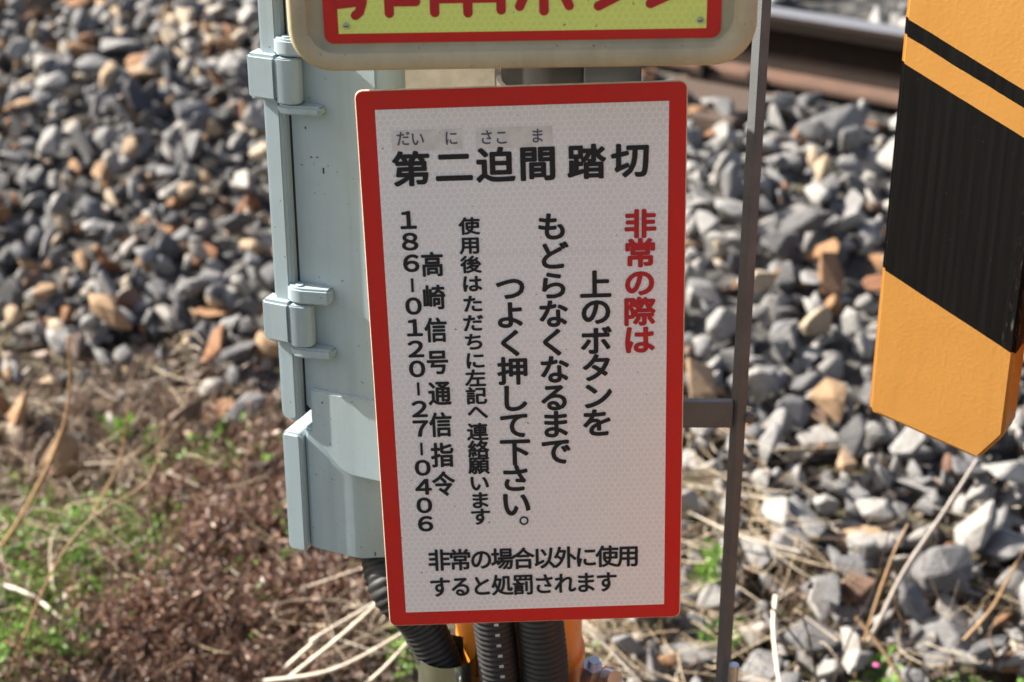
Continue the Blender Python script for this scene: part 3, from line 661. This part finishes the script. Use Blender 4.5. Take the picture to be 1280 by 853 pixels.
# ------------------------------------------------------------------ striped panel on the right
pn = empty('striped_guard_panel', (0.2958, 1.32, 0.60), (0, 0, R(-30)))
tag(pn, 'orange steel guard panel with diagonal black stripes and pointed lower end, at the right edge', 'warning panel')
prism('guard_plate', [(-0.0035, 0.0200), (0.0905, 0.0), (0.1088, 0.0265), (0.1088, 0.62), (-0.0035, 0.62)], 0.0, 0.034, M_stripe, pn, bev=0.0030, seg=3)
box('rear_channel', (0.108, 0.160, 0.060, 0.100, 0.012, 0.60), M_post, pn, 0.004)
box('mounting_arm', (0.05, 0.20, 0.034, 0.060, 0.10, 0.16), M_post, pn, 0.002)
bb = empty('bounce_box', (0.385, 0.80, 0)); tag(bb, 'unseen orange box on a post, added to bounce warm light onto the sign', 'bounce box')  # added out of view so its sunlit orange side warms the sign
box('bounce_case', (0.0, 0.26, 0.06, 0.23, 0.42, 0.82), M_post, bb, 0.008)
box('bounce_lid', (-0.004, 0.264, 0.056, 0.234, 0.82, 0.84), M_post, bb, 0.004)
cyl('bounce_post', (0.13, 0.165, -0.05), (0.13, 0.165, 0.42), 0.057, M_post, bb, n=32)
box('panel_bracket', (0.09, 0.15, 0.23, 0.50, 0.70, 0.76), M_post, bb, 0.003)

# ------------------------------------------------------------------ weeds, straw and litter
def leaves(P, size, tone, updir=0.3, name='', mat=None, aspect=0.5, kind='stuff', parent=None):
    n = len(P); a = rng.normal(0, 1, (n, 3)); a[:, 2] = a[:, 2] * 0.6 + updir; a /= np.linalg.norm(a, axis=1)[:, None]
    b = np.cross(a, rng.normal(0, 1, (n, 3))); b /= np.linalg.norm(b, axis=1)[:, None]; c = np.cross(a, b)
    s = size[:, None]; wv = b * s * aspect / 2
    p0, p1, p2 = P, P + a * s * 0.5 + c * s * 0.12, P + a * s + c * s * 0.02
    V = np.stack([p0 - wv * .35, p0 + wv * .35, p1 + wv, p1 - wv, p2 + wv * .3, p2 - wv * .3], 1).reshape(-1, 3)
    i = np.arange(n)[:, None] * 6; Fq = np.concatenate([i + np.array([[0, 1, 2, 3]]), i + np.array([[3, 2, 4, 5]])])
    return np_mesh(name, V, Fq, mat, np.concatenate([tone, tone]), parent)
def sticks(P, D, L, Wd, sag, tone, name, mat, seg=4, parent=None):
    n = len(P); D = D / np.linalg.norm(D, axis=1)[:, None]
    side = np.cross(D, rng.normal(0, 1, (n, 3))); side /= np.linalg.norm(side, axis=1)[:, None]; s2 = np.cross(D, side)
    V, Fq = [], []
    for k in range(seg + 1):
        t = k / seg; c = P + D * (L * t)[:, None] + side * (sag * L * (t - t * t) * 4 * 0.25)[:, None]
        r = (Wd * (1 - 0.55 * t))[:, None] / 2
        for q in range(3):
            an = 2 * math.pi * q / 3; V.append(c + (side * math.cos(an) + s2 * math.sin(an)) * r)
    V = np.stack(V, 1).reshape(-1, 3); m = 3 * (seg + 1); base = np.arange(n)[:, None] * m; F1 = []
    for k in range(seg):
        for q in range(3): F1.append([k * 3 + q, k * 3 + (q + 1) % 3, k * 3 + 3 + (q + 1) % 3, k * 3 + 3 + q])
    Fq = np.concatenate([base + np.array([f]) for f in F1])
    return np_mesh(name, V, Fq, mat, np.tile(tone, len(F1)), parent)
def cluster(u, v, ru, rv, n, hmax, low=0.0):      # points in a soft elliptical patch on the ground, lifted up to hmax
    c = ground_at(u, v); ex = ground_at(u + ru, v); ey = ground_at(u, v + rv)
    a = rng.normal(0, 0.55, n); b = rng.normal(0, 0.55, n)
    x = c.x + a * (ex.x - c.x) ; y = c.y + b * (ey.y - c.y)
    z = height(x, y) + low + hmax * rng.random(n) ** 1.4
    return np.stack([x, y, z], 1)
def clumpy(u, v, ru, rv, nclump, per, spread, hmax):
    C = cluster(u, v, ru, rv, nclump, hmax); P = np.repeat(C, per, 0) + rng.normal(0, spread, (nclump * per, 3)); P[:, 2] = np.maximum(P[:, 2], height(P[:, 0], P[:, 1]) + .002)
    return P

bp = np.concatenate([clumpy(300, 665, 150, 75, 950, 12, .006, .055), clumpy(260, 800, 170, 80, 1000, 12, .006, .06), clumpy(420, 745, 80, 70, 420, 12, .006, .05),
                     clumpy(400, 600, 70, 50, 260, 10, .006, .04), clumpy(60, 600, 90, 60, 110, 8, .008, .03), clumpy(40, 830, 60, 60, 200, 10, .007, .04)])
tag(leaves(bp, rng.uniform(.004, .010, len(bp)), np.clip(rng.beta(2, 2.2, len(bp)) + (rng.random(len(bp)) > .99) * .5, 0, 1), .3, 'dry_weeds', M_brownleaf, .33), kind='stuff')
def bush(u, v, ru, rv, n, h):                   # a low rounded mass of dry weed
    c = ground_at(u, v); ex = abs(ground_at(u + ru, v).x - c.x); ey = abs(ground_at(u, v + rv).y - c.y); out = []
    for i in range(n):
        a = rng.uniform(0, 6.283); q = math.sqrt(rng.random()); top = h * (1 - q * q) ** .5 * rng.uniform(.55, 1.05) + .004
        x, y = c.x + math.cos(a) * q * ex, c.y + math.sin(a) * q * ey
        out.append(np.array([[x, y, float(height(x, y)) + top]]) + rng.normal(0, .006, (12, 3)) * [1, 1, 1.3])
    P = np.concatenate(out); P[:, 2] = np.maximum(P[:, 2], height(P[:, 0], P[:, 1]) + .003); return P
def sprigs(u, v, ru, rv, n, h):
    B = cluster(u, v, ru, rv, n, 0.0); out = []
    for b in B:
        tip = b + np.array([rng.normal(0, .35), rng.normal(0, .35), 1]) * h * rng.uniform(.4, 1)
        m = rng.integers(14, 30); t = rng.random(m)[:, None] ** .7
        out.append(b + (tip - b) * t + rng.normal(0, .004, (m, 3)))
    return np.concatenate(out)
bp2 = np.concatenate([sprigs(310, 660, 130, 80, 170, .10), sprigs(250, 790, 170, 80, 190, .10), sprigs(400, 680, 70, 90, 80, .08), sprigs(80, 720, 110, 90, 60, .08),
    bush(300, 700, 95, 50, 800, .07), bush(215, 800, 90, 45, 650, .065), bush(390, 770, 70, 50, 500, .055), bush(380, 640, 65, 30, 330, .045), bush(230, 640, 60, 28, 260, .045)])
tag(leaves(bp2, rng.uniform(.005, .014, len(bp2)), np.clip(rng.beta(2.4, 2.0, len(bp2)) + (rng.random(len(bp2)) > .97) * .5, 0, 1), .3, 'dry_weed_sprigs', M_brownleaf, .33), kind='stuff')
def stems(u, v, ru, rv, n, lo, hi, up=1.4, wd=.0011):
    P = cluster(u, v, ru, rv, n, 0.01); th = rng.uniform(-math.pi, math.pi, n)
    return P, np.stack([np.cos(th), np.sin(th), rng.uniform(.2, 1, n) * up * 1.6], 1), rng.uniform(lo, hi, n), rng.uniform(.6, 1.5, n) * wd
q = [stems(320, 700, 150, 80, 130, .06, .13, 1.6, .0016), stems(120, 600, 150, 70, 90, .06, .13, 1.3, .0016), stems(1120, 800, 170, 50, 90, .04, .12, 1.5, .0012), stems(950, 740, 70, 60, 60, .04, .11, 1.5, .0012), stems(300, 690, 180, 100, 2000, .02, .09, wd=.0010), stems(230, 820, 220, 60, 1300, .02, .09, wd=.0010), stems(170, 530, 240, 60, 1300, .02, .08, .6, .0016), stems(60, 650, 110, 90, 260, .02, .09)]
P, D, L, Wd = (np.concatenate([p[i] for p in q]) for i in range(4))
tag(sticks(P, D, L, Wd, rng.normal(0, .5, len(P)), np.clip(rng.beta(2, 2, len(P)), 0, 1), 'dry_weed_stems', M_stems), kind='stuff')
gp = np.concatenate([clumpy(85, 690, 105, 50, 210, 12, .007, .05), clumpy(50, 780, 80, 60, 220, 12, .007, .05), clumpy(250, 600, 90, 32, 90, 10, .006, .05), clumpy(200, 700, 80, 40, 110, 11, .006, .05),
                     clumpy(330, 690, 150, 60, 70, 6, .006, .08), clumpy(230, 790, 170, 60, 60, 6, .006, .08), clumpy(240, 800, 50, 30, 25, 9, .006, .05), clumpy(505, 845, 25, 20, 22, 10, .006, .05), clumpy(60, 835, 60, 25, 90, 10, .006, .05), clumpy(1200, 880, 60, 20, 20, 8, .006, .03), clumpy(740, 840, 40, 20, 14, 8, .006, .03)])
tag(leaves(gp, rng.uniform(.005, .011, len(gp)), np.clip(rng.beta(2.2, 2, len(gp)), 0, 1), .5, 'green_weeds', M_greenleaf, .5), kind='stuff')
# litter of bark, leaf and twig crumbs over the soil
nL = 19000; x = rng.uniform(-1.35, 1.35, nL); y = rng.uniform(1.35, 2.75, nL); s = S(x, y)
keep = (s < 2.24 + rng.normal(0, .05, nL)) & ((x < .25) | (rng.random(nL) < .55)); x, y = x[keep], y[keep]
lp = np.stack([x, y, height(x, y) + rng.uniform(.002, .022, len(x))], 1)
tag(leaves(lp, rng.uniform(.006, .028, len(lp)), np.clip(rng.beta(1.6, 2.0, len(lp)), 0, 1), .0, 'leaf_litter', M_litter, .55), kind='stuff')
# straw lying about
def straw_patch(u, v, ru, rv, n, h, lo=.05, hi=.16, wd=.0018, up=.12, ang=None, spread=3.2):
    P = cluster(u, v, ru, rv, n, h, .006); th = rng.uniform(-math.pi, math.pi, n) if ang is None else rng.normal(ang, spread, n)
    D = np.stack([np.cos(th), np.sin(th), rng.normal(up, .16, n)], 1)
    return P, D, rng.uniform(lo, hi, n), rng.uniform(.6, 1.5, n) * wd
parts = [straw_patch(930, 690, 90, 60, 120, .05), straw_patch(790, 810, 130, 60, 240, .05), straw_patch(440, 800, 80, 50, 150, .055, wd=.0020), straw_patch(1150, 760, 180, 90, 28, .06),
         straw_patch(180, 510, 220, 60, 60, .045, .03, .12, wd=.0022), straw_patch(90, 700, 120, 70, 60, .06, .05, .14, wd=.002), straw_patch(80, 650, 130, 110, 90, .05), straw_patch(300, 760, 180, 90, 60, .06, .03, .10), straw_patch(900, 620, 60, 25, 50, .06),
         straw_patch(640, 560, 500, 40, 150, .03, .03, .1), straw_patch(1050, 845, 200, 30, 30, .05, .03, .12)]
P, D, L, Wd = (np.concatenate([p[i] for p in parts]) for i in range(4))
tag(sticks(P, D, L, Wd, rng.normal(0, .35, len(P)), rng.beta(2.4, 1.5, len(P)), 'straw_litter', M_straw), kind='stuff')
nT = 900; x = rng.uniform(-1.3, 1.3, nT); y = rng.uniform(1.4, 2.7, nT); k = S(x, y) < 2.2; x, y = x[k], y[k]; th = rng.uniform(0, 6.28, len(x))
tag(sticks(np.stack([x, y, height(x, y) + .012], 1), np.stack([np.cos(th), np.sin(th), rng.normal(.1, .2, len(x))], 1), rng.uniform(.02, .07, len(x)), rng.uniform(.0012, .003, len(x)),
           rng.normal(0, .4, len(x)), rng.beta(2, 2, len(x)), 'twig_litter', M_litter), kind='stuff')

def const_tone(name, col, rough=.5):
    return plain(name, col, rough)
M_tanstalk = const_tone('tan_stalk', (0.36, 0.23, 0.12)); M_palestalk = const_tone('bleached_stalk', (0.62, 0.56, 0.46)); M_greystalk = const_tone('grey_stalk', (0.33, 0.29, 0.26)); M_darkstalk = const_tone('dark_stalk', (0.05, 0.032, 0.025))
def stalk(px, r, mat, label, node=True):          # px: (u, v, distance Y) knots along the stalk, root first
    pts = [at(u, v, Y) for u, v, Y in px]; root = empty('dry_stalk', pts[0]); tag(root, label, 'dry stalk')
    path = [p - pts[0] for p in spline(pts, 10)]; n = len(path)
    bm = bmesh.new(); tube(bm, path, [r * (1 - .5 * i / n) * (1.25 if node and i % 9 == 5 else 1) for i in range(n)], 7)
    finish(bm, 'stem', mat, root, smooth=True, angle=60); return root, path
gY = lambda u, v: ground_at(u, v).y
stalk([(-12, 705, gY(0, 700)), (30, 640, 2.02), (68, 565, 1.98), (86, 500, 1.96), (86, 420, 1.95)], .0030, M_tanstalk, 'long curved tan stalk rising from the left edge up over the gravel')
stalk([(5, 860, 1.80), (60, 725, 1.82), (112, 650, 1.84), (185, 600, 1.88), (207, 525, 1.90)], .0014, M_tanstalk, 'thin tan stalk slanting up right across the green weeds at lower left')
stalk([(118, 640, 2.05), (150, 575, 2.05), (158, 520, 2.05), (162, 500, 2.05)], .0016, M_tanstalk, 'short orange stalk standing beside the small yellow-green plant')
stalk([(-8, 728, 1.95), (40, 745, 1.92), (80, 775, 1.88), (125, 795, 1.86)], .0030, M_palestalk, 'bleached stalk lying among the green weeds at the left edge')
stalk([(360, 848, 1.74), (420, 800, 1.74), (470, 755, 1.76), (500, 715, 1.80)], .0024, M_palestalk, 'bleached straw slanting up towards the curved conduit, uppermost of the fan')
stalk([(355, 836, 1.76), (395, 800, 1.76), (390, 800, 1.76), (440, 770, 1.78), (492, 740, 1.80)], .0024, M_palestalk, 'thin bleached straw in the fan below the cabinet, leftmost and shortest')
stalk([(330, 852, 1.70), (400, 842, 1.70), (450, 822, 1.71), (508, 788, 1.73)], .0028, M_palestalk, 'thick bleached straw curving up to the conduit, lowest of the fan')
stalk([(440, 870, 1.70), (480, 835, 1.70), (512, 800, 1.72)], .0024, M_palestalk, 'short thick bleached straw beside the steel band clamp')
stalk([(725, 780, 1.80), (765, 815, 1.78), (815, 870, 1.75)], .0030, M_palestalk, 'bright bleached straw running down right from the bolt on the post')
stalk([(1050, 860, 1.84), (1095, 785, 1.84), (1130, 715, 1.85), (1180, 640, 1.86), (1222, 574, 1.88)], .0036, M_greystalk, 'thick grey bleached stalk slanting up to the tip of the striped panel')
stalk([(1062, 870, 1.80), (1090, 770, 1.80), (1118, 690, 1.81), (1135, 655, 1.82)], .0022, M_tanstalk, 'thin tan stalk crossing the thick grey stalk at lower right')
stalk([(1205, 800, 1.84), (1240, 760, 1.84), (1262, 720, 1.84), (1290, 670, 1.84)], .0022, M_tanstalk, 'thin tan stalk leaning right at the right edge')
stalk([(1070, 772, 1.80), (1100, 808, 1.78), (1135, 865, 1.75)], .0028, M_tanstalk, 'short bright tan straw running down right below the seed-head')
stalk([(970, 745, 1.80), (967, 790, 1.76), (976, 870, 1.68)], .0030, M_palestalk, 'thick white stalk right of the foot of the steel bar')
stalk([(1000, 690, 1.98), (930, 672, 2.00), (860, 640, 2.05)], .0020, M_palestalk, 'pale straw lying just behind the steel bar, the lower of two')
stalk([(990, 628, 2.10), (920, 618, 2.12), (852, 604, 2.15)], .0024, M_palestalk, 'pale straw lying just behind the steel bar, the upper of two')
sh, path = stalk([(1024, 870, 1.62), (1012, 800, 1.62), (1004, 768, 1.62), (1013, 733, 1.62)], .0014, M_darkstalk, 'thin dark stalk with a spiky round seed-head at lower right', False)
bm = bmesh.new(); c = path[-1]; bmesh.ops.create_icosphere(bm, subdivisions=1, radius=.0034, matrix=Matrix.Translation(c))
for i in range(12):
    d = Vector((random.gauss(0, 1), random.gauss(0, 1), random.gauss(0.4, 1))).normalized(); add_cyl(bm, c + d * .002, c + d * .0062, .0009, .0001, 4)
finish(bm, 'seed_head', M_darkstalk, sh)
stalk([(1005, 812, 1.64), (965, 760, 1.64), (935, 720, 1.64), (918, 690, 1.64), (918, 655, 1.64)], .0013, M_darkstalk, 'thin dark twig curving up behind the steel bar', False)
stalk([(1040, 860, 1.70), (1065, 790, 1.70), (1090, 740, 1.70), (1118, 640, 1.70)], .0012, M_darkstalk, 'thin dark twig standing upright right of the seed-head', False)

def plant(u, v, n, h, rad, label, flower=None):
    g = ground_at(u, v); root = empty('weed_plant', g); tag(root, label, 'plant')
    bm = bmesh.new()
    tips = []
    for k in range(9):
        a = random.uniform(0, 6.28); q = rad * random.uniform(.2, 1)
        p = [Vector((0, 0, 0)), Vector((math.cos(a) * q * .4, math.sin(a) * q * .4, h * .5)), Vector((math.cos(a) * q, math.sin(a) * q, h * random.uniform(.7, 1)))]
        tube(bm, spline(p, 4), .0010, 5); tips.append((p, a))
    finish(bm, 'stem', M_stemgreen, root)
    P = np.array([np.array(spline(tips[i % 9][0], 8)[random.randint(4, 16)]) for i in range(n)]) + rng.normal(0, rad * .12, (n, 3))
    P[:, 2] = np.maximum(P[:, 2], .002)
    leaves(P, rng.uniform(.008, .016, n), rng.beta(3, 2, n), .4, 'foliage', M_greenleaf, .55, parent=root)
    if flower:
        bm = bmesh.new()
        for k in range(5):
            a = k * 1.2566; add_cyl(bm, (math.cos(a) * .0015 + flower[0], math.sin(a) * .0015 + flower[1], flower[2]), (math.cos(a) * .0025 + flower[0], math.sin(a) * .0025 + flower[1], flower[2] + .003), .001, .0016, 6)
        finish(bm, 'flower', M_pink, root)
M_stemgreen = plain('green_stem', (0.10, 0.17, 0.04), .6); M_pink = plain('pink_petal', (0.65, 0.12, 0.35), .5)
plant(150, 560, 70, .055, .035, 'small yellow-green weed standing in the brown litter at left, below the gravel')
plant(884, 760, 110, .09, .028, 'bright green weed growing just left of the steel bar')
plant(895, 830, 80, .05, .035, 'low green weed at the foot of the steel bar')
plant(1092, 875, 90, .05, .045, 'green weed with a tiny pink flower at the bottom right', (-.006, -.02, .062))
g = ground_at(76, 632)
def lone_stone(u, v, size, rot, tone, label, k, lift=.3, sc=(1, 1, 1)):
    g = ground_at(u, v); o = bpy.data.objects.new('loose_stone', SM[k]); COL.objects.link(o)
    o.location = g + Vector((0, 0, size * lift)); o.rotation_euler = rot; o.scale = (size * sc[0], size * sc[1], size * sc[2]); o['tone'] = tone
    tag(o, label, 'stone')
lone_stone(78, 622, .085, (.15, R(86), 1.9), .835, 'tan upright stone among the dry weeds at left', 3, .80, (1.1, .9, .9))
lone_stone(1262, 842, .06, (.1, .2, .4), .90, 'rust-brown stone at the bottom right corner', 7)
